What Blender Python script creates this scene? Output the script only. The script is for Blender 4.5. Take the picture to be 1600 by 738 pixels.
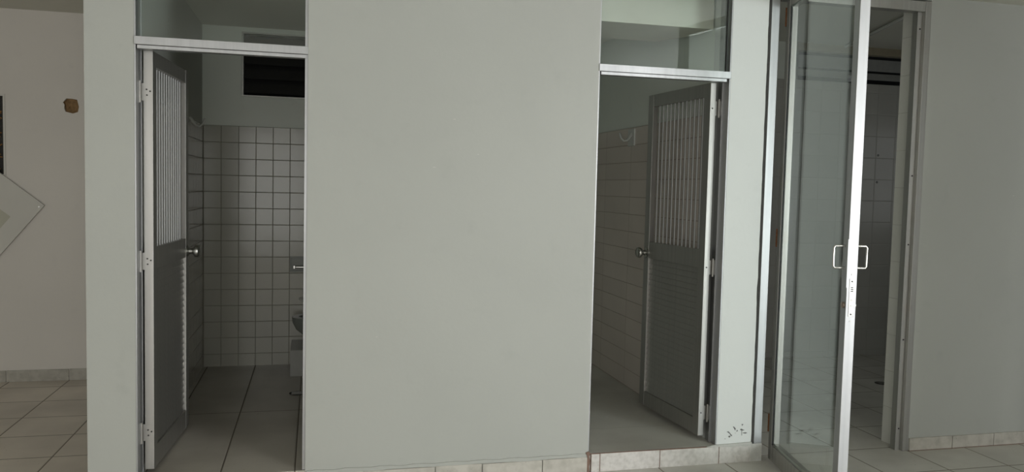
import bpy, bmesh, math, random
from mathutils import Vector, Matrix
random.seed(7)
S = bpy.context.scene
C = S.collection
for o in list(bpy.data.objects):
    bpy.data.objects.remove(o)

# ------------------------------------------------------------ camera, light, exposure
RGT = Vector((0.97087334, -0.23846076, 0.02326849))
DWN = Vector((0.00805031, -0.06459472, -0.99787911))
FWD = Vector((0.23945803, 0.96900154, -0.06079361))
cd = bpy.data.cameras.new('camera'); cam = bpy.data.objects.new('camera', cd); C.objects.link(cam)
cd.sensor_width = 36; cd.sensor_fit = 'HORIZONTAL'; cd.lens = 1249.73 / 1600 * 36
cd.clip_start = 0.05
m = Matrix.Identity(4)
for i in range(3):
    m[i][0] = RGT[i]; m[i][1] = -DWN[i]; m[i][2] = -FWD[i]
m.translation = Vector((0, 0, 1.5))
cam.matrix_world = m
S.camera = cam
S.view_settings.view_transform = 'Standard'; S.view_settings.look = 'None'
S.view_settings.gamma = 1; S.view_settings.use_curve_mapping = False
S.view_settings.exposure = -0.10
w = bpy.data.worlds.new('world'); S.world = w; w.use_nodes = True
w.node_tree.nodes['Background'].inputs[0].default_value = (0.75, 0.85, 0.95, 1)
w.node_tree.nodes['Background'].inputs[1].default_value = 0.25

def area(name, loc, rot, sx, sy, power, col):
    l = bpy.data.lights.new(name, 'AREA'); l.shape = 'RECTANGLE'; l.size = sx; l.size_y = sy
    l.energy = power; l.color = col
    o = bpy.data.objects.new(name, l); C.objects.link(o); o.location = loc; o.rotation_euler = rot
    return o
# daylight entering through the glazed shop front behind the camera (faces +Y)
area('daylight_entrance', (4.95, -2.45, 1.35), (math.pi / 2, 0, 0), 2.1, 2.2, 275, (0.97, 0.99, 1.0))
area('daylight_shop_window', (-1.6, -2.45, 1.4), (math.pi / 2, 0, 0), 5.2, 2.1, 100, (1.0, 0.985, 0.94))
# unseen fill lamp added to brighten the store room beyond the right doorway
area('store_fill_lamp', (5.95, 5.3, 1.7), (0, math.pi / 2, 0), 1.0, 1.2, 2.2, (0.97, 0.99, 1.0))

# ------------------------------------------------------------ materials
def newmat(name):
    mt = bpy.data.materials.new(name); mt.use_nodes = True
    return mt, mt.node_tree, mt.node_tree.nodes['Principled BSDF']
def math_node(nt, op, a, b=None, c=None):
    n = nt.nodes.new('ShaderNodeMath'); n.operation = op
    for i, v in enumerate((a, b, c)):
        if v is None: continue
        if isinstance(v, (int, float)): n.inputs[i].default_value = v
        else: nt.links.new(v, n.inputs[i])
    return n.outputs[0]
def mixc(nt, fac, a, b):
    n = nt.nodes.new('ShaderNodeMix'); n.data_type = 'RGBA'
    if isinstance(fac, (int, float)): n.inputs[0].default_value = fac
    else: nt.links.new(fac, n.inputs[0])
    for i, v in ((6, a), (7, b)):
        if isinstance(v, tuple): n.inputs[i].default_value = (*v, 1)
        else: nt.links.new(v, n.inputs[i])
    return n.outputs[2]
def ramp(nt, val, lo, hi):
    n = nt.nodes.new('ShaderNodeMapRange'); nt.links.new(val, n.inputs[0])
    n.inputs[1].default_value = lo; n.inputs[2].default_value = hi
    return n.outputs[0]
def noise(nt, scale, detail=3, vec=None, rough=0.5):
    n = nt.nodes.new('ShaderNodeTexNoise'); n.inputs['Scale'].default_value = scale
    n.inputs['Detail'].default_value = detail; n.inputs['Roughness'].default_value = rough
    if vec is None:
        g = nt.nodes.new('ShaderNodeNewGeometry'); vec = g.outputs['Position']
    nt.links.new(vec, n.inputs['Vector'])
    return n.outputs['Fac']
def bump(nt, b, h, strength, dist=0.01):
    n = nt.nodes.new('ShaderNodeBump'); n.inputs['Strength'].default_value = strength
    n.inputs['Distance'].default_value = dist
    nt.links.new(h, n.inputs['Height']); nt.links.new(n.outputs[0], b.inputs['Normal'])

def paint(name, col, dirt=0.06, rough=0.6):
    mt, nt, b = newmat(name)
    n1 = ramp(nt, noise(nt, 1.1, 4), 0.35, 0.7)
    n2 = ramp(nt, noise(nt, 9, 5), 0.62, 0.8)
    dk = tuple(c * (1 - dirt) for c in col)
    c1 = mixc(nt, n1, col, dk)
    c2 = mixc(nt, math_node(nt, 'MULTIPLY', n2, 0.35), c1, tuple(c * 0.85 for c in col))
    nt.links.new(c2, b.inputs['Base Color'])
    b.inputs['Roughness'].default_value = rough
    bump(nt, b, noise(nt, 45, 3), 0.12, 0.004)
    return mt

def tiles(name, a1, a2, p1, p2, o1, o2, g, col, grout, rough=0.2, var=0.05, dirt=0.1, bs=0.4, gr=0.8, specular=0.5, nscale=2.0):
    """grid of tiles over world axes a1,a2 ('X','Y','Z') with pitch p and offset o, grout half width g (m)"""
    mt, nt, b = newmat(name)
    geo = nt.nodes.new('ShaderNodeNewGeometry'); sp = nt.nodes.new('ShaderNodeSeparateXYZ')
    nt.links.new(geo.outputs['Position'], sp.inputs[0])
    masks = []; cells = []
    for a, p, o in ((a1, p1, o1), (a2, p2, o2)):
        t = math_node(nt, 'DIVIDE', math_node(nt, 'SUBTRACT', sp.outputs[a], o), p)
        fr = math_node(nt, 'FRACT', math_node(nt, 'ADD', t, 1000.0))
        d = math_node(nt, 'MULTIPLY', math_node(nt, 'MINIMUM', fr, math_node(nt, 'SUBTRACT', 1.0, fr)), p)
        masks.append(d); cells.append(math_node(nt, 'FLOOR', t))
    d = math_node(nt, 'MINIMUM', masks[0], masks[1])
    tilemask = ramp(nt, d, g * 0.7, g * 1.5)
    cv = nt.nodes.new('ShaderNodeCombineXYZ'); nt.links.new(cells[0], cv.inputs[0]); nt.links.new(cells[1], cv.inputs[1])
    wn = nt.nodes.new('ShaderNodeTexWhiteNoise'); nt.links.new(cv.outputs[0], wn.inputs['Vector'])
    c0 = mixc(nt, wn.outputs['Value'], tuple(c * (1 + var) for c in col), tuple(c * (1 - var) for c in col))
    dn = ramp(nt, noise(nt, nscale, 5), 0.4, 0.75)
    c1 = mixc(nt, math_node(nt, 'MULTIPLY', dn, dirt), c0, (0.12, 0.10, 0.075))
    sn = ramp(nt, noise(nt, 60, 3), 0.68, 0.78)
    c1 = mixc(nt, math_node(nt, 'MULTIPLY', sn, dirt * 1.5), c1, (0.1, 0.085, 0.065))
    nt.links.new(mixc(nt, tilemask, grout, c1), b.inputs['Base Color'])
    r = nt.nodes.new('ShaderNodeMapRange'); nt.links.new(tilemask, r.inputs[0])
    r.inputs[3].default_value = gr; r.inputs[4].default_value = rough
    nt.links.new(r.outputs[0], b.inputs['Roughness'])
    b.inputs['Specular IOR Level'].default_value = specular
    edge = ramp(nt, d, g * 0.5, g * 2.6)
    h = math_node(nt, 'ADD', edge, math_node(nt, 'MULTIPLY', noise(nt, 7, 2), 0.5))
    bump(nt, b, h, bs, 0.003)
    return mt

def metal(name, col, rough=0.35, streak=0.1, dirt=None, met=1.0):
    mt, nt, b = newmat(name)
    g = nt.nodes.new('ShaderNodeNewGeometry')
    mp = nt.nodes.new('ShaderNodeMapping'); nt.links.new(g.outputs['Position'], mp.inputs[0])
    mp.inputs['Scale'].default_value = (60, 60, 1.2)
    n = noise(nt, 1.0, 4, mp.outputs[0])
    c = mixc(nt, ramp(nt, n, 0.3, 0.7), col, tuple(x * (1 - streak) for x in col))
    if dirt:
        n2 = ramp(nt, noise(nt, 6, 5), 0.52, 0.72)
        c = mixc(nt, math_node(nt, 'MULTIPLY', n2, 0.6), c, dirt)
    nt.links.new(c, b.inputs['Base Color'])
    b.inputs['Metallic'].default_value = met
    rr = nt.nodes.new('ShaderNodeMapRange'); nt.links.new(n, rr.inputs[0])
    rr.inputs[3].default_value = rough * 0.85; rr.inputs[4].default_value = rough * 1.15
    nt.links.new(rr.outputs[0], b.inputs['Roughness'])
    return mt

def plain(name, col, rough=0.5, metallic=0.0, var=0.15, scale=20):
    mt, nt, b = newmat(name)
    n = noise(nt, scale, 4)
    nt.links.new(mixc(nt, n, tuple(c * (1 + var) for c in col), tuple(c * (1 - var) for c in col)), b.inputs['Base Color'])
    b.inputs['Roughness'].default_value = rough; b.inputs['Metallic'].default_value = metallic
    return mt

def glass(name, tint):
    mt, nt, b = newmat(name); nt.nodes.remove(b)
    out = nt.nodes['Material Output']
    tr = nt.nodes.new('ShaderNodeBsdfTransparent'); tr.inputs[0].default_value = (*tint, 1)
    gl = nt.nodes.new('ShaderNodeBsdfGlossy'); gl.inputs['Roughness'].default_value = 0.0
    gl.inputs['Color'].default_value = (0.95, 0.98, 0.97, 1)
    lw = nt.nodes.new('ShaderNodeLayerWeight'); lw.inputs['Blend'].default_value = 0.5
    p = math_node(nt, 'POWER', lw.outputs['Facing'], 5.0)
    f = math_node(nt, 'ADD', math_node(nt, 'MULTIPLY', p, 0.95), 0.043)
    mx = nt.nodes.new('ShaderNodeMixShader'); nt.links.new(f, mx.inputs[0])
    nt.links.new(tr.outputs[0], mx.inputs[1]); nt.links.new(gl.outputs[0], mx.inputs[2])
    nt.links.new(mx.outputs[0], out.inputs['Surface'])
    return mt

WALL = (0.415, 0.425, 0.395)
M = dict(
    wall=paint('wall_paint', WALL),
    wall_strip=paint('strip_paint_brightened', (0.70, 0.715, 0.70), 0.04),  # lighter than the wall: the strip's extra light is put into the colour
    wall_hall=paint('hall_paint', (0.78, 0.745, 0.70)),
    wall_in=paint('bath_paint', (0.84, 0.88, 0.82), 0.05),
    ceil=paint('ceiling_paint', (0.68, 0.675, 0.60), 0.08),
    soffit=paint('soffit_paint', (0.78, 0.76, 0.67), 0.2),
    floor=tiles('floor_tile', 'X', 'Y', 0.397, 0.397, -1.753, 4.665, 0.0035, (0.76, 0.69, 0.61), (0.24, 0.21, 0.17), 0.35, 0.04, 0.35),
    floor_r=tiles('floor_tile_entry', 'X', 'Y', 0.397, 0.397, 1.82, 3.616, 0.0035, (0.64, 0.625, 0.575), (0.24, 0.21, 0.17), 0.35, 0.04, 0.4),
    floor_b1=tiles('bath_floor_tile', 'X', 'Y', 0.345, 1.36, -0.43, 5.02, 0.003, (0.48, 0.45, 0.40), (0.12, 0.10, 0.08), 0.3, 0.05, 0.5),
    floor_b2=tiles('bath_floor_tile_pale', 'X', 'Y', 2.4, 0.78, 0.6, 4.345, 0.002, (0.62, 0.61, 0.56), (0.50, 0.49, 0.44), 0.35, 0.05, 0.4),
    t_b1y=tiles('bath_tile_back', 'X', 'Z', 0.1235, 0.1225, -0.803, 1.908, 0.0013, (0.50, 0.495, 0.435), (0.25, 0.23, 0.185), 0.16, 0.03, 0.10, 0.6),
    t_b1x=tiles('bath_tile_side', 'Y', 'Z', 0.1235, 0.1225, 6.31, 1.908, 0.0013, (0.46, 0.435, 0.38), (0.24, 0.21, 0.165), 0.16, 0.03, 0.12, 0.6),
    t_b2x=tiles('bath_tile_pink', 'Y', 'Z', 0.494, 0.1225, 6.31, 1.940, 0.0018, (0.76, 0.69, 0.63), (0.36, 0.29, 0.24), 0.22, 0.03, 0.10, 0.4),
    t_r3=tiles('store_tile_back', 'X', 'Z', 0.20, 0.20, 4.66, 0.05, 0.0022, (0.52, 0.515, 0.485), (0.42, 0.41, 0.38), 0.25, 0.03, 0.1),
    t_r3x=tiles('store_tile_side', 'Y', 'Z', 0.30, 0.2215, 4.0, 0.0, 0.0012, (0.66, 0.655, 0.61), (0.5, 0.48, 0.44), 0.3, 0.02, 0.1),
    base=tiles('skirting_tile', 'X', 'Z', 50, 50, 25, 25, 0.001, (0.50, 0.48, 0.43), (0.2, 0.18, 0.15), 0.45, 0.02, 0.35, nscale=20),
    step=tiles('step_tile', 'X', 'Z', 50, 50, 25, 25, 0.001, (0.60, 0.58, 0.55), (0.2, 0.18, 0.15), 0.4, 0.02, 0.3, nscale=40),
    grout=plain('red_grout', (0.20, 0.13, 0.10), 0.9),
    plaster=plain('rough_plaster', (0.50, 0.50, 0.47), 0.9, scale=60),
    alu=metal('aluminium', (0.42, 0.425, 0.43), 0.44, met=0.85),
    alu_d=metal('aluminium_dull', (0.42, 0.415, 0.39), 0.42, 0.15, (0.36, 0.34, 0.31), met=0.8),
    alu_p=metal('aluminium_door', (0.43, 0.42, 0.40), 0.46, 0.10, met=0.93),
    steel=metal('steel', (0.68, 0.68, 0.66), 0.2),
    satin=metal('satin_steel', (0.50, 0.50, 0.47), 0.28),
    alu_lit=metal('aluminium_lit_edge', (0.66, 0.67, 0.67), 0.5, 0.05, met=0.2),  # paler than the door metal: front light on the bar edges, as colour
    black=plain('black_gasket', (0.015, 0.015, 0.015), 0.6),
    dark=plain('dark_gap', (0.05, 0.048, 0.045), 0.9, scale=120, var=0.5),
    rust=plain('rusty_hinge', (0.20, 0.085, 0.035), 0.75, 0.3, 0.5, 90),
    brass=plain('worn_brass', (0.36, 0.29, 0.24), 0.4, 0.8),
    tile_grey=plain('plinth_tile', (0.36, 0.36, 0.335), 0.3, 0, 0.08),
    ceram=plain('glazed_ceramic', (0.72, 0.73, 0.70), 0.12, 0, 0.04),
    toilet=plain('toilet_ceramic', (0.26, 0.28, 0.26), 0.12, 0, 0.05),
    clay=plain('clay_brick', (0.30, 0.19, 0.09), 0.95, 0, 0.6, 45),
    panel=plain('white_panel', (0.66, 0.645, 0.60), 0.45, 0, 0.03, 3),
    panel_in=plain('slot_plastic', (0.52, 0.51, 0.42), 0.4, 0, 0.05, 3),
    wire=plain('wire', (0.32, 0.16, 0.05), 0.6),
    bladeg=plain('dark_louvre_glass', (0.03, 0.03, 0.03), 0.15),
    blade=plain('grey_louvre_glass', (0.36, 0.365, 0.36), 0.25),
    beige=plain('beige_timber', (0.42, 0.37, 0.27), 0.6),
    chip=plain('chipped_dark_plaster', (0.16, 0.16, 0.155), 0.95, 0, 0.5, 150),
    glass=glass('clear_glass', (0.93, 0.96, 0.95)),
)

# ------------------------------------------------------------ mesh helpers
def R(o): return o
class MB:
    def __init__(s): s.bm = bmesh.new()
    def box(s, x0, x1, y0, y1, z0, z1, mat=None):
        bm = s.bm
        x0, x1 = sorted((x0, x1)); y0, y1 = sorted((y0, y1)); z0, z1 = sorted((z0, z1))
        v = [bm.verts.new(p) for p in ((x0,y0,z0),(x1,y0,z0),(x1,y1,z0),(x0,y1,z0),(x0,y0,z1),(x1,y0,z1),(x1,y1,z1),(x0,y1,z1))]
        if mat is not None:
            for q in v: q.co = mat @ q.co
        for f in ((0,3,2,1),(4,5,6,7),(0,1,5,4),(1,2,6,5),(2,3,7,6),(3,0,4,7)):
            bm.faces.new([v[i] for i in f])
        return s
    def prism(s, pts, d0, d1, axis='Y'):
        """polygon pts (a,b) extruded along axis from d0 to d1"""
        bm = s.bm
        def mk(a, b, d):
            return {'Y': (a, d, b), 'Z': (a, b, d), 'X': (d, a, b)}[axis]
        A = [bm.verts.new(mk(a, b, d0)) for a, b in pts]; B = [bm.verts.new(mk(a, b, d1)) for a, b in pts]
        n = len(pts)
        bm.faces.new(A); bm.faces.new(B[::-1])
        for i in range(n): bm.faces.new((A[i], B[i], B[(i+1) % n], A[(i+1) % n]))
        return s
    def lathe(s, prof, origin=(0,0,0), axis=(0,0,1), n=24):
        """prof: list of (r, h) along axis"""
        bm = s.bm; q = Vector((0,0,1)).rotation_difference(Vector(axis).normalized()).to_matrix()
        o = Vector(origin); rings = []
        for r, h in prof:
            if r < 1e-6: rings.append([bm.verts.new(o + q @ Vector((0,0,h)))])
            else: rings.append([bm.verts.new(o + q @ Vector((r*math.cos(2*math.pi*i/n), r*math.sin(2*math.pi*i/n), h))) for i in range(n)])
        for a, b in zip(rings, rings[1:]):
            for i in range(n):
                j = (i+1) % n
                if len(a) == 1 and len(b) == 1: continue
                if len(a) == 1: bm.faces.new((a[0], b[j], b[i]))
                elif len(b) == 1: bm.faces.new((a[i], a[j], b[0]))
                else: bm.faces.new((a[i], a[j], b[j], b[i]))
        for rg, fl in ((rings[0], True), (rings[-1], False)):
            if len(rg) > 1: bm.faces.new(rg[::-1] if fl else rg)
        return s
    def tube(s, pts, r, n=10):
        bm = s.bm; pts = [Vector(p) for p in pts]; rings = []; up = None
        for i, p in enumerate(pts):
            t = (pts[min(i+1, len(pts)-1)] - pts[max(i-1, 0)]).normalized()
            if up is None:
                up = Vector((0,0,1)) if abs(t.z) < 0.9 else Vector((1,0,0))
            a = t.cross(up).normalized(); b = a.cross(t).normalized(); up = b
            rings.append([bm.verts.new(p + a*r*math.cos(2*math.pi*k/n) + b*r*math.sin(2*math.pi*k/n)) for k in range(n)])
        for A, B in zip(rings, rings[1:]):
            for k in range(n): bm.faces.new((A[k], A[(k+1) % n], B[(k+1) % n], B[k]))
        bm.faces.new(rings[0][::-1]); bm.faces.new(rings[-1])
        return s
    def rings(s, rr, cap=True):
        """list of rings of points, lofted"""
        bm = s.bm; V = [[bm.verts.new(p) for p in r] for r in rr]; n = len(V[0])
        for A, B in zip(V, V[1:]):
            for k in range(n): bm.faces.new((A[k], A[(k+1) % n], B[(k+1) % n], B[k]))
        if cap: bm.faces.new(V[0][::-1]); bm.faces.new(V[-1])
        return s
    def build(s, name, mat, parent=None, bevel=0, smooth=False, kind=None, loc=None):
        bmesh.ops.recalc_face_normals(s.bm, faces=s.bm.faces)
        me = bpy.data.meshes.new(name); s.bm.to_mesh(me); s.bm.free()
        me.materials.append(M[mat])
        if smooth:
            for p in me.polygons: p.use_smooth = True
        o = bpy.data.objects.new(name, me); C.objects.link(o)
        if parent is not None: o.parent = parent
        if loc is not None: o.location = loc
        if kind: o['kind'] = kind
        if bevel:
            md = o.modifiers.new('bevel', 'BEVEL'); md.width = bevel; md.segments = 2; md.limit_method = 'ANGLE'
        if smooth:
            md = o.modifiers.new('edges', 'EDGE_SPLIT'); md.split_angle = math.radians(40)
        return o
def struct(mb, name, mat, parent=None, bevel=0):
    return mb.build(name, mat, parent, bevel, kind=None if parent else 'structure')
def tag(o, label, cat, group=None, kind=None):
    o['label'] = label; o['category'] = cat
    if group: o['group'] = group
    if kind: o['kind'] = kind
    return o
def empty(name, loc=(0,0,0), rz=0):
    o = bpy.data.objects.new(name, None); C.objects.link(o); o.location = loc; o.rotation_euler = (0, 0, rz)
    o.empty_display_size = 0.1
    return o

# ------------------------------------------------------------ room shell
YW, YB, CZ = 3.94, 4.135, 2.64
# wall with the three door openings, facing the camera
mb = MB()
mb.box(-1.0, -0.795, YW, YB, 0, CZ)
mb.box(-0.037, 1.415, YW, YB, 0, CZ)
mb.box(3.411, 6.0, YW, YB, 0, CZ)
mb.box(-0.795, -0.037, YW, YB, 2.62, CZ); mb.box(1.415, 2.164, YW, YB, 2.62, CZ); mb.box(2.378, 3.411, YW, YB, 2.62, CZ)
struct(mb, 'wall_back', 'wall')
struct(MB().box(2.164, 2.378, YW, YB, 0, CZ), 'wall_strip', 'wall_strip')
# entry room
struct(MB().box(-5, -4.88, -2.6, 6.5, 0, 2.7), 'wall_left', 'wall')
struct(MB().box(3.6, 4.03, 1.85, 2.0, 0, CZ).box(4.2, 4.63, 1.85, 2.0, 0, CZ).box(4.8, 5.23, 1.85, 2.0, 0, CZ).box(5.4, 6, 1.85, 2.0, 0, CZ), 'shade_pillars', 'wall')  # unseen pillars added to dim the wall right of the glass door
struct(MB().box(-5, -4.2, -2.6, -2.5, 0, CZ).box(2.0, 3.85, -2.6, -2.5, 0, CZ).box(-4.2, 2.0, -2.6, -2.5, 0, 0.35)
       .box(-4.2, 2.0, -2.6, -2.5, 2.45, CZ).box(3.85, 6.0, -2.6, -2.5, 2.5, CZ).box(6.0, 6.1, -2.6, -2.5, 0, CZ), 'wall_front', 'wall')
struct(MB().box(6, 6.1, -2.6, 6.6, 0, 2.95), 'wall_right', 'wall')
struct(MB().box(-5, 6.1, -2.6, YW + 0.001, CZ, CZ + 0.1), 'ceiling', 'ceil')
struct(MB().box(-5, -0.9, YW, 6.6, 2.683, 2.78), 'ceiling_hall', 'ceil')
struct(MB().box(-0.9, 2.25, YW + 0.001, 6.6, CZ, CZ + 0.1), 'ceiling_bath', 'ceil')
struct(MB().box(2.25, 6.1, YB, 6.6, 2.86, 2.95), 'ceiling_store', 'ceil')
struct(MB().box(2.25, 6.0, YB, YB + 0.02, CZ, 2.87), 'wall_lintel', 'wall_in')
struct(MB().box(-5, 0.3, -2.6, 6.6, -0.1, 0), 'floor', 'floor')
struct(MB().box(0.3, 6.1, -2.6, 6.6, -0.1, 0), 'floor_entry', 'floor_r')

# hall wall on the left with the open niche and the broken patch
hole = [(-1.778, 2.04), (-1.755, 2.068), (-1.718, 2.067), (-1.685, 2.062), (-1.68, 2.042), (-1.673, 2.011), (-1.68, 1.973), (-1.713, 1.961), (-1.733, 1.966), (-1.762, 1.973), (-1.77, 1.994), (-1.768, 2.022)]
niche = [(-2.62, 1.51), (-2.165, 1.51), (-2.165, 2.066), (-2.62, 2.066)]
YH = 6.45
mb = MB(); bm = mb.bm; es = []
for loop in ([(-5, 0), (-0.95, 0), (-0.95, 2.7), (-5, 2.7)], hole, niche):
    vs = [bm.verts.new((a, YH, b)) for a, b in loop]
    es += [bm.edges.new((vs[i], vs[(i+1) % len(vs)])) for i in range(len(vs))]
bmesh.ops.triangle_fill(bm, edges=es, use_beauty=True, use_dissolve=False)
ret = bmesh.ops.extrude_face_region(bm, geom=list(bm.faces), use_keep_orig=True)
for v in [g for g in ret['geom'] if isinstance(g, bmesh.types.BMVert)]: v.co.y += 0.14
struct(mb, 'wall_hall', 'wall_hall')
# partition between the hall and the first bathroom
struct(MB().box(-1.0, -0.813, YB, 6.6, 0, 2.7), 'wall_partition', 'wall')
# bathroom partitions and back walls
struct(MB().box(0.62, 0.75, YB, 6.4, 0, CZ), 'wall_divider', 'wall_in')
struct(MB().box(2.176, 2.378, YB, 6.6, 0, 2.9), 'wall_store', 'wall_in')
mb = MB()
mb.box(-0.82, -0.537, 6.32, 6.5, 0, CZ).box(-0.537, 0.35, 6.32, 6.5, 0, 2.131).box(-0.537, 0.35, 6.32, 6.5, 2.606, CZ).box(0.35, 2.18, 6.32, 6.5, 0, CZ)
struct(mb, 'wall_bath', 'wall_in')
struct(MB().box(-0.7, 0.5, 6.62, 6.66, 1.9, 2.8).box(-0.7, 0.5, 6.5, 6.66, 1.88, 1.92).box(-0.7, 0.5, 6.5, 6.66, 2.74, 2.78), 'wall_shaft', 'black')
# bathroom plinth floors
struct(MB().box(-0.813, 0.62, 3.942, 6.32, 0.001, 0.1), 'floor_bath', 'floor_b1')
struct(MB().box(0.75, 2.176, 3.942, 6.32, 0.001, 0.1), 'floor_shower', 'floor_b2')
# tiling slabs
struct(MB().box(-0.805, 0.62, 6.31, 6.321, 0.1, 1.908), 'wall_tile_back', 't_b1y')
struct(MB().box(-0.8135, -0.805, YB, 6.31, 0.1, 1.908), 'wall_tile_side', 't_b1x')
struct(MB().box(2.168, 2.177, YB + 0.02, 6.31, 0.1, 1.940), 'wall_tile_right', 't_b2x')
struct(MB().box(0.75, 2.168, 6.31, 6.321, 0.1, 1.940), 'wall_tile_shower', 't_b1y')
# store room
mb = MB()
mb.box(2.378, 4.2, 6.47, 6.6, 0, 2.9).box(4.2, 5.7, 6.47, 6.6, 0, 2.53).box(5.7, 6.05, 6.47, 6.6, 0, 2.9)
struct(mb, 'wall_store_back', 'wall_in')
struct(MB().box(2.378, 6.0, 6.45, 6.471, 0, 2.525), 'wall_tile_store', 't_r3')
struct(MB().box(3.388, 3.4125, YW + 0.06, YB + 0.003, 0, CZ), 'wall_reveal', 't_r3x')
struct(MB().box(4.1, 5.8, 6.7, 6.74, 2.4, 3.0), 'wall_shaft', 'black')
# dropped concrete beam in the second bathroom, just behind the fanlight
mb = MB()
mb.prism([(0.75, 4.16), (2.166, 4.16), (2.166, 4.32), (2.02, 4.62), (0.75, 4.62)], 2.412, CZ, 'Z')
struct(mb, 'trim_beam', 'soffit')

# ------------------------------------------------------------ skirtings and step
def skirting(name, xs, y, z0, z1, th, mat, g=0.0022):
    mb = MB()
    for a, b in zip(xs, xs[1:]):
        mb.box(a + g, b - g, y - th, y, z0, z1 + random.uniform(-0.002, 0.002))
    return struct(mb, name, mat, bevel=0.0012)
skirting('baseboard_middle', [-0.03, 0.245, 0.601, 0.843, 1.164, 1.412], YW, 0, 0.082, 0.009, 'base')
mb = MB()
n = 60
top = [(-0.03 + 1.43 * i / n, 0.0995 + 0.002 * math.sin(i * 0.9) + random.uniform(-0.0012, 0.0012)) for i in range(n + 1)]
bot = [(-0.03 + 1.43 * i / n, 0.082 + 0.003 * math.sin(i * 0.35 + 1) + random.uniform(-0.0015, 0.0015)) for i in range(n + 1)]
mb.prism(top + bot[::-1], YW - 0.006, YW + 0.001, 'Y')
struct(mb, 'trim_plaster', 'wall')
skirting('baseboard_step', [1.432, 1.482, 1.826, 2.178, 2.377], YW + 0.004, 0, 0.097, 0.012, 'step')
struct(MB().box(1.432, 2.374, 3.934, YW + 0.003, 0.001, 0.0995), 'trim_step', 'grout')
mb = MB()   # chipped corner beside the step
mb.prism([(1.413, 0.0), (1.426, 0.0), (1.423, 0.03), (1.430, 0.062), (1.421, 0.085), (1.431, 0.100), (1.418, 0.111), (1.402, 0.105), (1.413, 0.085), (1.409, 0.05)], YW - 0.006, YW + 0.002)
struct(mb, 'trim_chipped', 'grout')
mb = MB()   # smeared plaster above the last step tile
mb.prism([(2.10, 0.0975), (2.13, 0.105), (2.17, 0.107), (2.25, 0.108), (2.376, 0.112), (2.376, 0.094), (2.34, 0.088), (2.30, 0.094), (2.25, 0.09), (2.2, 0.096)], 3.930, YW + 0.002)
struct(mb, 'trim_smear', 'plaster')
skirting('baseboard_right', [3.413, 3.715, 4.015, 4.32, 4.62, 4.92], YW, 0.002, 0.078, 0.010, 'base')
skirting('baseboard_left', [-3.0, -2.52, -2.168, -1.752, -1.395, -1.003], YH, 0, 0.085, 0.010, 'base', 0.003)
struct(MB().box(3.413, 4.92, YW - 0.012, YW + 0.001, 0.0005, 0.004), 'trim_grout_line', 'grout')

# ragged sealant gap between plaster and the glazed door frame
mb = MB(); L = []; Rr = []
z = 0.112
while z < 2.6:
    L.append((2.3775 + random.uniform(-0.0015, 0.0008) - (0.003 if 0.9 < z < 1.0 else 0), z)); Rr.append((2.3925, z)); z += random.uniform(0.02, 0.06)
mb.prism(L + Rr[::-1], YW - 0.0015, YW + 0.01)
struct(mb, 'trim_sealant', 'dark')
# chipped paint low on the wall strip
chips = [[(2.224, 0.176), (2.236, 0.177), (2.258, 0.153), (2.257, 0.148), (2.25, 0.152), (2.243, 0.163)], [(2.234, 0.149), (2.244, 0.153), (2.249, 0.147), (2.241, 0.141)], [(2.261, 0.203), (2.267, 0.203), (2.279, 0.191), (2.276, 0.18), (2.271, 0.188)], [(2.284, 0.173), (2.287, 0.184), (2.294, 0.177)], [(2.314, 0.215), (2.326, 0.213), (2.321, 0.209), (2.318, 0.203)], [(2.305, 0.182), (2.312, 0.189), (2.319, 0.186), (2.334, 0.179), (2.321, 0.177), (2.313, 0.179)], [(2.3148, 0.18), (2.3178, 0.18), (2.3192, 0.15), (2.3165, 0.15)], [(2.322, 0.165), (2.341, 0.167), (2.351, 0.163), (2.341, 0.159), (2.325, 0.162)], [(2.212, 0.138), (2.219, 0.137), (2.216, 0.134)], [(2.275, 0.166), (2.278, 0.167), (2.28, 0.163)]]
mb = MB()
for c in chips: mb.prism(c, YW - 0.0012, YW + 0.001)
struct(mb, 'trim_peeled_paint', 'chip')
mb = MB()   # small scuffs on the middle wall
for x, z, r in ((0.667, 1.83, 0.004), (0.57, 1.59, 0.005), (0.79, 1.66, 0.003), (0.30, 0.75, 0.003), (4.06, 1.52, 0.004)):
    mb.prism([(x - 2*r, z), (x, z - r*0.6), (x + 2*r, z), (x, z + r*0.6)], YW - 0.0006, YW + 0.001)
struct(mb, 'trim_scuffs', 'plaster')

# broken patch in the hall wall
mb = MB(); bm = mb.bm
cx = sum(p[0] for p in hole) / len(hole); cz = sum(p[1] for p in hole) / len(hole)
rr = []
for k, y in ((1.01, 0.004), (0.99, 0.018), (0.9, 0.030), (0.6, 0.024), (0.25, 0.030)):
    rr.append([(cx + (p[0]-cx)*k + random.uniform(-.003, .003)*(y > .01), YH + y + random.uniform(-.005, .005)*(y > .01), cz + (p[1]-cz)*k + random.uniform(-.003, .003)*(y > .01)) for p in hole])
for r0 in rr[:0]: pass
mb.rings(rr, cap=False)
bm.faces.new([v for v in bm.verts][-len(hole):])
o = mb.build('broken_plaster_patch', 'clay')
tag(o, 'small brown broken patch baring the clay in the left hall wall', 'hole')

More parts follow.
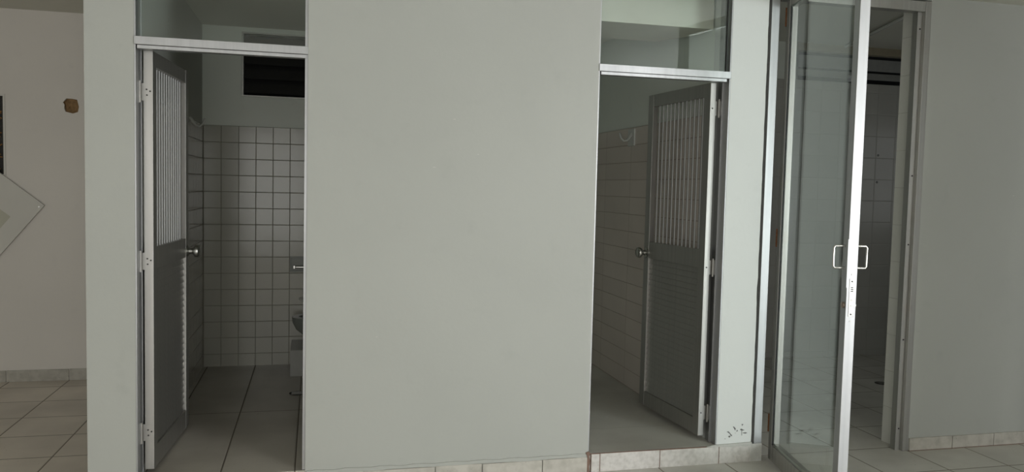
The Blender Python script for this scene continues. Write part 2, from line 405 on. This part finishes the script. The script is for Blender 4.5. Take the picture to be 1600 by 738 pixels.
# niche with wires, and its loose cover
t = empty('open_niche', (-2.39, YH, 1.51))
mb = MB()
mb.box(-0.232, 0.225, 0.09, 0.10, 0, 0.556).box(-0.232, -0.225, -0.001, 0.1, 0, 0.556).box(0.217, 0.2245, -0.001, 0.1, 0, 0.556).box(-0.23, 0.225, -0.001, 0.1, 0, 0.006).box(-0.23, 0.225, -0.001, 0.1, 0.55, 0.5555)
mb.build('box', 'dark', t)
MB().box(0.225, 0.238, -0.005, 0.004, -0.012, 0.57).box(-0.245, -0.232, -0.005, 0.004, -0.012, 0.57).box(-0.232, 0.225, -0.005, 0.004, 0.556, 0.57).box(-0.232, 0.225, -0.005, 0.004, -0.012, 0.0).build('frame', 'panel', t)
tag(t, 'open dark niche with bare wires at the left edge of the hall wall', 'niche')
mb = MB()
for k in range(14):
    z0 = 0.02 + 0.038 * k; pts = []
    for i in range(9):
        u = i / 8
        pts.append((-0.2 + 0.40 * u, 0.03 + 0.03 * math.sin(3 * u + k), z0 + 0.05 * math.sin(4.2 * u + 1.7 * k)))
    mb.tube(pts, 0.0045, 6)
o = mb.build('wire_bundle', 'wire', None, smooth=True, loc=(-2.39, YH, 1.51))
tag(o, 'tangle of brown wires inside the open niche on the left', 'wires')

a = Vector((-0.78, 0, 0.6257)); b = Vector((-0.638, 0, -0.770)).normalized(); b = (b - a * b.dot(a)).normalized(); a.normalize()
corner = Vector((-1.901, YH, 1.291))
mm = Matrix(((a.x, 0, b.x, corner.x), (a.y, 1, b.y, corner.y), (a.z, 0, b.z, corner.z), (0, 0, 0, 1)))
t = empty('cover_panel'); t.matrix_world = mm
mb = MB()
A0, A1, B0, B1 = 0.117, 0.43, 0.203, 0.56
mb.box(0, 0.55, -0.024, -0.006, 0, B0).box(0, 0.55, -0.024, -0.006, B1, 0.78).box(0, A0, -0.024, -0.006, B0, B1).box(A1, 0.55, -0.024, -0.006, B0, B1)
mb.build('panel', 'panel', t)
MB().box(A0 - .001, A1 + .001, -0.014, -0.006, B0 - .001, B1 + .001).build('slot', 'panel_in', t)
MB().lathe([(0.004, 0), (0.004, 0.026)], (0.02, 0.0, 0.03), (0, -1, 0), 12).build('screw', 'steel', t)
tag(t, 'white rectangular cover panel hanging askew on the left hall wall', 'panel')

# ------------------------------------------------------------ door frames with fanlights
def frame_12(idx, xl, xr, jl, jr, bz, label):
    t = empty('trim_%d' % idx, ((xl + xr) / 2, 3.96, 0.1)); t['kind'] = 'structure'
    t['label'] = label
    ox, oy, oz = t.location
    def B(x0, x1, y0, y1, z0, z1, mb=None):
        mb = mb or MB(); return mb.box(x0-ox, x1-ox, y0-oy, y1-oy, z0-oz, z1-oz)
    mb = B(xl, xl + 0.006, 3.942, 4.055, 0.101, 2.62)
    B(xl + 0.006, xl + 0.012, 4.045, 4.055, 0.101, 2.62, mb)
    mb.build('jamb', 'alu', t, 0.0008)
    if idx == 1:
        mb = B(xr - jr, xr, 3.948, 3.985, 0.101, 2.62); B(xr - 0.006, xr, 3.985, 4.03, 0.101, 2.62, mb)
    else:
        mb = B(xr - 0.006, xr, 3.942, 4.0, 0.101, 2.62); B(xr - 0.015, xr, 4.0, 4.012, 0.101, 2.62, mb); B(xr - 0.008, xr, 4.012, 4.06, 0.101, 2.62, mb)
    mb.build('jamb', 'alu', t, 0.0008)
    B(xl, xr, 3.934, 3.990, bz - 0.037, bz).build('transom_bar', 'alu', t, 0.0015)
    B(xl + 0.012, xr - 0.008 - (0.014 if idx == 2 else 0), 3.940, 3.985, bz - 0.0545, bz - 0.0385).build('stop_strip', 'alu', t, 0.001)
    B(xl, xr, 3.948, 3.99, 2.58, 2.62).build('head', 'alu', t)
    B(xl + 0.006, xr - 0.006, 3.966, 3.971, bz, 2.58).build('transom_glass', 'glass', t)
    B(xr - jr * 0.5 - 0.0035, xr - jr * 0.5, 3.960, 3.975, bz, 2.58).build('gasket', 'black', t)
    return t
frame_12(1, -0.795, -0.037, 0.022, 0.014, 2.140, 'grey aluminium frame and fanlight of the left doorway')
frame_12(2, 1.415, 2.164, 0.016, 0.031, 2.1465, 'bright aluminium frame and fanlight of the doorway above the step')

t = empty('trim_3', (2.9, 3.95, 0)); t['kind'] = 'structure'; t['label'] = 'aluminium frame of the wide right doorway with the glass door'
ox, oy, oz = t.location
MB().box(2.392-ox, 2.440-ox, -0.014, 0.0, 0.10, 2.615).box(2.392-ox, 2.444-ox, 0.0, 0.09, 0.0, 2.615).box(2.392-ox, 2.440-ox, -0.012, 0.0, 0.0, 0.10).build('jamb', 'alu', t, 0.0015)
MB().box(3.341-ox, 3.388-ox, 0.012, 0.055, 0.0, 2.555).box(3.372-ox, 3.411-ox, -0.012, 0.012, 0.0, 2.615).build('jamb', 'alu_d', t, 0.0015)
MB().box(2.4445-ox, 3.3715-ox, -0.011, 0.05, 2.555, 2.612).build('head', 'alu_d', t, 0.0015)
MB().box(2.378-ox, 2.4445-ox, -0.0125, -0.002, 0.0, 0.10).build('corroded_foot', 'plaster', t)
mb = MB()
for z in (0.13, 0.66, 1.22, 1.62, 2.46):
    mb.lathe([(0.0045, 0), (0.0045, 0.003)], (3.358-ox, 0.012, z), (0, -1, 0), 10)
mb.build('screw', 'black', t)

# ------------------------------------------------------------ louvred leaves
def louvred_leaf(idx, px, py, ang, sgn, zb, zt, W, label):
    """origin at hinge corner of visible face; +x along the leaf, thickness on +y; sgn +1/-1 keeps y pointing into the leaf"""
    rz = math.radians(90 - ang)
    t = empty('door_%d' % idx, (px, py, zb), rz)
    t['kind'] = 'structure'; t['label'] = label; t['category'] = 'door'
    H = zt - zb; T = (0.041 if sgn > 0 else 0.035) * sgn
    sw = 0.062
    def B(x0, x1, y0, y1, z0, z1, mb=None):
        return (mb or MB()).box(x0, x1, y0, y1, z0, z1)
    B(0, sw, 0, T, 0, H).build('stile', 'alu_p', t, 0.0015)
    B(W - sw, W, 0, T, 0, H).build('stile', 'alu_p', t, 0.0015)
    zl = [(0, 0.225 - zb), (1.075 - zb, 1.178 - zb), (2.022 - zb, H)]
    for a, b in zl:
        B(sw, W - sw, 0.0008 * sgn, T - 0.0008 * sgn, a, b).build('rail', 'alu_p', t, 0.001)
    # ribbed upper panel
    mb = MB(); z0, z1 = zl[1][1], zl[2][0]
    fb = MB(); nb = 13; p = (W - 2 * sw) / nb
    for i in range(1, nb):
        x = sw + p * i
        B(x - 0.009, x + 0.009, 0.0215 * sgn, 0.0245 * sgn, z0, z1, mb)
        B(x - 0.009, x - 0.0065, 0.0165 * sgn, 0.0215 * sgn, z0, z1, fb)  # pale fin added so the bar's front edge looks lit
    mb.build('bar_grille', 'alu_p', t)
    fb.build('bar_lit_edges', 'alu_lit', t)
    # louvred lower panel
    mb = MB(); z0, z1 = zl[0][1], zl[1][0]; ns = 25; p = (z1 - z0) / ns
    for i in range(ns):
        z = z0 + p * i
        pts = [(0.009 * sgn, z + 0.002), (0.012 * sgn, z), (0.020 * sgn, z + p * 0.99), (0.017 * sgn, z + p * 0.99 + 0.002)]
        mb.prism(pts, sw, W - sw, 'X')
    mb.build('louvre_panel', 'alu_p', t)
    # knobs on both faces
    for s2, y0 in ((-sgn, 0), (sgn, T)):
        mb = MB()
        mb.lathe([(0.0, -0.001), (0.031, 0), (0.031, 0.004), (0.026, 0.009), (0.0165, 0.012), (0.0155, 0.028), (0.022, 0.035), (0.031, 0.042), (0.034, 0.052), (0.032, 0.061), (0.023, 0.068), (0.0, 0.070)],
                 (W - 0.036, y0, 1.108 - zb), (0, s2, 0), 28)
        mb.build('knob', 'satin', t, smooth=True)
    # hinges: barrel, leaves and screws
    for zc in ((1.90, 1.115, 0.30) if idx == 1 else (1.956, 1.082, 0.265)):
        h = MB(); z = zc - zb
        yb = T + 0.013 * sgn; xb = -0.012
        h.lathe([(0.0055, -0.05), (0.0055, 0.05)], (xb, yb, z), (0, 0, 1), 12)
        h.box(-0.0008, -0.0002, T * 0.3, yb, z - 0.04, z + 0.04)
        h.box(xb - 0.002, xb + 0.010, yb, yb + 0.014 * sgn, z - 0.04, z + 0.04)
        ho = h.build('hinge', 'alu_p', t)
        s = MB()
        for dx, dz in ((0.35, 0.012), (0.72, 0.004), (0.38, -0.014)) if idx == 1 else ((0.6, 0.0),):
            s.lathe([(0.0036, 0), (0.0036, 0.003)], (-0.0012, T * (1 - dx), z + dz), (-1, 0, 0), 10)
        s.build('screw', 'dark', ho)
    return t
louvred_leaf(1, -0.732, 4.022, 4.2, 1, 0.122, 2.091, 0.71, 'grey louvred door standing open in the left doorway')
louvred_leaf(2, 2.091, 4.020, -4.5, -1, 0.135, 2.095, 0.71, 'grey louvred door standing open in the doorway above the step')
bpy.data.objects['door_2'].rotation_euler[2] = math.radians(90 + 4.5)

# ------------------------------------------------------------ glazed leaf
ga = math.radians(12.4)
t = empty('door_3', (2.480, 3.93, 0.015), -(math.pi / 2 + ga))
t['kind'] = 'structure'; t['label'] = 'aluminium framed glass door swung open towards the viewer on the right'; t['category'] = 'door'
W3, T3, H3 = 0.885, 0.045, 2.545
MB().box(0, 0.045, 0, T3, 0, H3).build('stile', 'alu_d', t, 0.0015)
fs = MB().box(W3 - 0.055, W3, 0, T3, 0, H3).build('stile', 'alu', t, 0.0015)
MB().box(0.045, W3 - 0.055, 0.001, T3 - 0.001, H3 - 0.05, H3).build('rail', 'alu_d', t, 0.001)
MB().box(0.045, W3 - 0.055, 0.001, T3 - 0.001, 0, 0.085).build('rail', 'alu_d', t, 0.001)
gz0, gz1 = 0.10, H3 - 0.058
mb = MB()
for x0, x1, z0, z1 in ((0.045, 0.055, 0.085, H3 - 0.05), (W3 - 0.063, W3 - 0.055, 0.085, H3 - 0.05), (0.055, W3 - 0.063, 0.085, 0.10), (0.055, W3 - 0.063, H3 - 0.058, H3 - 0.05)):
    mb.box(x0, x1, 0.011, T3 - 0.007, z0, z1)
mb.build('glazing_bead', 'alu_d', t)
mb = MB()
mb.box(0.045, 0.050, 0.002, 0.0105, gz0 - .01, gz1 + .005).box(W3 - 0.058, W3 - 0.055, 0.002, 0.0105, gz0 - .01, gz1 + .005)
mb.build('gasket', 'black', t)
MB().box(0.050, W3 - 0.058, 0.005, 0.010, gz0 - 0.006, gz1 + 0.005).build('glass_pane', 'glass', t)
for s in (-1, 1):
    y0 = 0 if s < 0 else T3
    h = MB()
    xh = W3 - 0.03
    yy = y0 + s * 0.052
    pts = [(xh, y0 - s*0.002, 1.259), (xh, y0 + s*0.03, 1.259), (xh, yy - s*0.006, 1.259), (xh, yy, 1.252), (xh, yy, 1.21), (xh, yy, 1.168), (xh, yy - s*0.006, 1.161), (xh, y0 + s*0.03, 1.161), (xh, y0 - s*0.002, 1.161)]
    h.tube(pts, 0.0055, 10)
    h.build('pull_handle', 'steel', t, smooth=True)
    c = MB().lathe([(0.014, -0.001), (0.014, 0.006), (0.009, 0.009), (0, 0.009)], (W3 - 0.024, y0, 0.995), (0, s, 0), 20)
    c.build('lock_cylinder', 'brass' if s < 0 else 'steel', t, smooth=True)
MB().box(W3 - 0.022, W3 + 0.0015, -0.003, 0.001, 1.075, 1.29).build('cover_strip', 'alu', t)
mb = MB(); mb.box(W3 - 0.001, W3 + 0.0022, 0.012, 0.034, 0.945, 1.115)
lp = mb.build('lock_plate', 'steel', t, 0.0008)
mb = MB()
for z, r in ((1.103, 0.0035), (0.957, 0.0035)): mb.lathe([(r, 0), (r, 0.001)], (W3 + 0.0022, 0.023, z), (1, 0, 0), 12)
mb.build('screw', 'dark', lp)
mb = MB()
for z in (1.058, 1.066, 1.074): mb.box(W3 + 0.002, W3 + 0.003, 0.018, 0.029, z, z + 0.0045)
mb.build('latch', 'dark', lp)
mb = MB(); mb.lathe([(0.004, 0), (0.004, 0.001)], (W3 + 0.0005, 0.022, 1.134), (1, 0, 0), 12); mb.lathe([(0.004, 0), (0.004, 0.001)], (W3 + 0.0005, 0.022, 0.925), (1, 0, 0), 12)
mb.lathe([(0.005, 0), (0.005, 0.0015)], (W3 + 0.002, 0.023, 1.02), (1, 0, 0), 14); mb.lathe([(0.005, 0), (0.005, 0.0015)], (W3 + 0.002, 0.023, 0.995), (1, 0, 0), 14)
mb.build('rivet', 'alu_d', t)
for z in (2.445, 1.24, 0.20):
    h = MB()
    h.lathe([(0.007, -0.05), (0.007, -0.017)], (-0.012, 0.003, z), (0, 0, 1), 12)
    h.lathe([(0.0068, -0.0165), (0.0068, 0.0165)], (-0.012, 0.003, z), (0, 0, 1), 12)
    h.lathe([(0.007, 0.017), (0.007, 0.05)], (-0.012, 0.003, z), (0, 0, 1), 12)
    h.box(-0.012, -0.0002, 0.002, 0.03, z - 0.045, z + 0.045)
    h.build('hinge', 'rust', t)

# ------------------------------------------------------------ windows
t = empty('window_1', (-0.093, 6.32, 2.131)); t['kind'] = 'structure'; t['label'] = 'dark louvred window high in the left bathroom'
hw = 0.443
MB().box(-hw, hw, -0.018, 0.05, 0, 0.008).box(-hw, hw, -0.004, 0.06, 0.466, 0.475).box(-hw, -hw + 0.012, -0.004, 0.06, 0, 0.475).box(hw - 0.012, hw, -0.004, 0.06, 0, 0.475).build('window_frame', 'alu_d', t)
for i in range(4):
    z = 0.03 + 0.108 * i
    MB().prism([(0.02, z), (0.026, z - 0.002), (0.072, z + 0.105), (0.066, z + 0.107)], -hw + 0.012, hw - 0.012, 'X').build('louvre_blade', 'bladeg', t)
t = empty('window_2', (4.95, 6.47, 2.53)); t['kind'] = 'structure'; t['label'] = 'grey louvred window under the store room ceiling'
hw = 0.75
MB().box(-hw, hw, -0.02, 0.06, 0.262, 0.33).build('window_frame', 'beige', t)
MB().box(-hw, hw, 0.0, 0.006, 0.118, 0.225).build('louvre_blade', 'blade', t)
MB().prism([(-0.018, 0.035), (-0.012, 0.035), (0.012, 0.098), (0.006, 0.098)], -hw, hw, 'X').build('louvre_blade', 'blade', t)
MB().box(-hw, -hw + 0.02, 0, 0.06, 0, 0.33).box(hw - 0.02, hw, 0, 0.06, 0, 0.33).build('side_frame', 'alu_d', t)

# ------------------------------------------------------------ bathroom fittings
def hook(px, py, pz, sx, label, with_tile):
    t = empty('robe_hook', (px, py, pz))
    if with_tile:
        MB().box(-0.0005 * sx, 0.009 * sx, -0.06, 0.06, -0.06, 0.06).build('wall_plate', 'ceram', t, 0.003)
    r = []
    prof = [(0.0, 0.03, 0.016), (0.02, 0.0, 0.015), (0.04, -0.022, 0.012), (0.062, -0.025, 0.010), (0.082, -0.008, 0.009), (0.092, 0.018, 0.008), (0.095, 0.03, 0.006)]
    ringsl = []
    P = [(a * sx, 0, c) for a, c, _ in prof]
    for i, (a, c, rad) in enumerate(prof):
        p0 = Vector(P[max(i-1, 0)]); p1 = Vector(P[min(i+1, len(P)-1)]); tt = (p1 - p0).normalized()
        nn = Vector((0, 1, 0)); bb = tt.cross(nn).normalized()
        ringsl.append([Vector(P[i]) + nn * rad * 1.5 * math.cos(2*math.pi*k/14) + bb * rad * 0.7 * math.sin(2*math.pi*k/14) for k in range(14)])
    MB().rings(ringsl).build('hook', 'ceram', t, smooth=True)
    tag(t, label, 'hook')
hook(-0.805, 5.66, 1.88, 1, 'small white ceramic hook on the left bathroom wall behind the louvred door', False)
hook(2.168, 5.31, 1.87, -1, 'white ceramic hook on the tiles of the bathroom above the step', True)

t = empty('paper_holder', (-0.105, 6.31, 0.815))
mb = MB()
mb.box(-0.078, 0.078, -0.010, 0, 0, 0.012).box(-0.078, 0.078, -0.010, 0, 0.108, 0.12).box(-0.078, -0.066, -0.010, 0, 0.012, 0.108).box(0.066, 0.078, -0.010, 0, 0.012, 0.108).box(-0.066, 0.066, -0.002, 0.0, 0.012, 0.108)
mb.build('recessed_box', 'toilet', t, 0.002)
MB().lathe([(0.009, -0.04), (0.011, -0.03), (0.011, 0.07)], (0.0, -0.018, 0.038), (1, 0, 0), 16).build('roller', 'steel', t, smooth=True)
for x in (-0.045, 0.0705): MB().box(x - 0.005, x + 0.005, -0.022, 0, 0.028, 0.048).build('bracket', 'steel', t)
tag(t, 'square grey paper holder set in the back wall tiles of the left bathroom', 'paper holder')

# plinth and toilet
o = MB().box(-0.165, 0.618, 5.90, 6.309, 0.1, 0.292).build('tiled_plinth', 'tile_grey', None, 0.002)
tag(o, 'low pale tiled plinth under the toilet of the left bathroom', 'plinth')
t = empty('toilet', (0.0, 6.09, 0.292))
def ell(cx, rx, ry, z, n=32, tilt=0, x0=0):
    r = []
    for k in range(n):
        a = 2*math.pi*k/n; c = math.cos(a)
        rr = rx * (1.0 if c < 0 else 0.85)
        x = cx + rr * c
        r.append((x, ry * math.sin(a), z + tilt * (x0 - x)))
    return r
MB().rings([ell(0.14, 0.18, 0.10, 0), ell(0.14, 0.175, 0.095, 0.03), ell(0.12, 0.19, 0.11, 0.07), ell(0.10, 0.23, 0.145, 0.12), ell(0.09, 0.245, 0.165, 0.17), ell(0.09, 0.25, 0.172, 0.21),
            ell(0.09, 0.25, 0.172, 0.215), ell(0.09, 0.20, 0.125, 0.215), ell(0.10, 0.16, 0.10, 0.14), ell(0.12, 0.06, 0.04, 0.09)]).build('bowl', 'toilet', t, smooth=True)
MB().rings([ell(0.09, 0.20, 0.172, 0.24, tilt=0.25, x0=0.30), ell(0.09, 0.20, 0.172, 0.252, tilt=0.25, x0=0.30)]).build('seat_lid', 'ceram', t, smooth=True)
MB().box(0.36, 0.55, -0.17, 0.17, 0.17, 0.50).box(0.35, 0.555, -0.178, 0.178, 0.50, 0.525).box(0.28, 0.40, -0.09, 0.09, 0, 0.2).build('tank', 'toilet', t, 0.008)
tag(t, 'grey ceramic toilet half hidden behind the right edge of the left doorway', 'toilet')

def drain(x, y, z, label):
    t = MB().lathe([(0, 0), (0.05, 0), (0.052, 0.003), (0.044, 0.004), (0.0, 0.0025)], (0, 0, 0), (0, 0, 1), 24).build('floor_drain', 'dark', None, loc=(x, y, z))
    g = MB()
    for k in range(-3, 4): g.box(-0.036, 0.036, k * 0.011 - 0.002, k * 0.011 + 0.002, 0.0025, 0.005)
    g.build('grate', 'alu_d', t)
    tag(t, label, 'drain')
drain(-0.105, 5.42, 0.1, 'round dark drain in the floor of the left bathroom')
drain(4.42, 5.43, 0.0, 'round dark drain in the floor beyond the glass door')

# surface conduit on the store ceiling, drill holes in the tiles
o = MB().tube([(4.20, 4.9, 2.845), (4.289, 5.228, 2.845), (4.468, 5.797, 2.845), (4.65, 6.40, 2.845)], 0.014, 12).build('conduit', 'ceram', None, smooth=True)
tag(o, 'pale conduit running along the ceiling beyond the right doorway', 'conduit')
for x, z, l in ((5.085, 1.876, 'upper'), (5.086, 1.626, 'lower')):
    o = MB().lathe([(0.0, -0.001), (0.010, 0), (0.010, 0.002), (0.005, 0.0022), (0.005, -0.0005)], (0, 0, 0), (0, -1, 0), 16).build('wall_plug', 'black', None, loc=(x, 6.45, z))
    tag(o, l + ' of the two black plugs in the dark wall beyond the right doorway', 'wall plug')
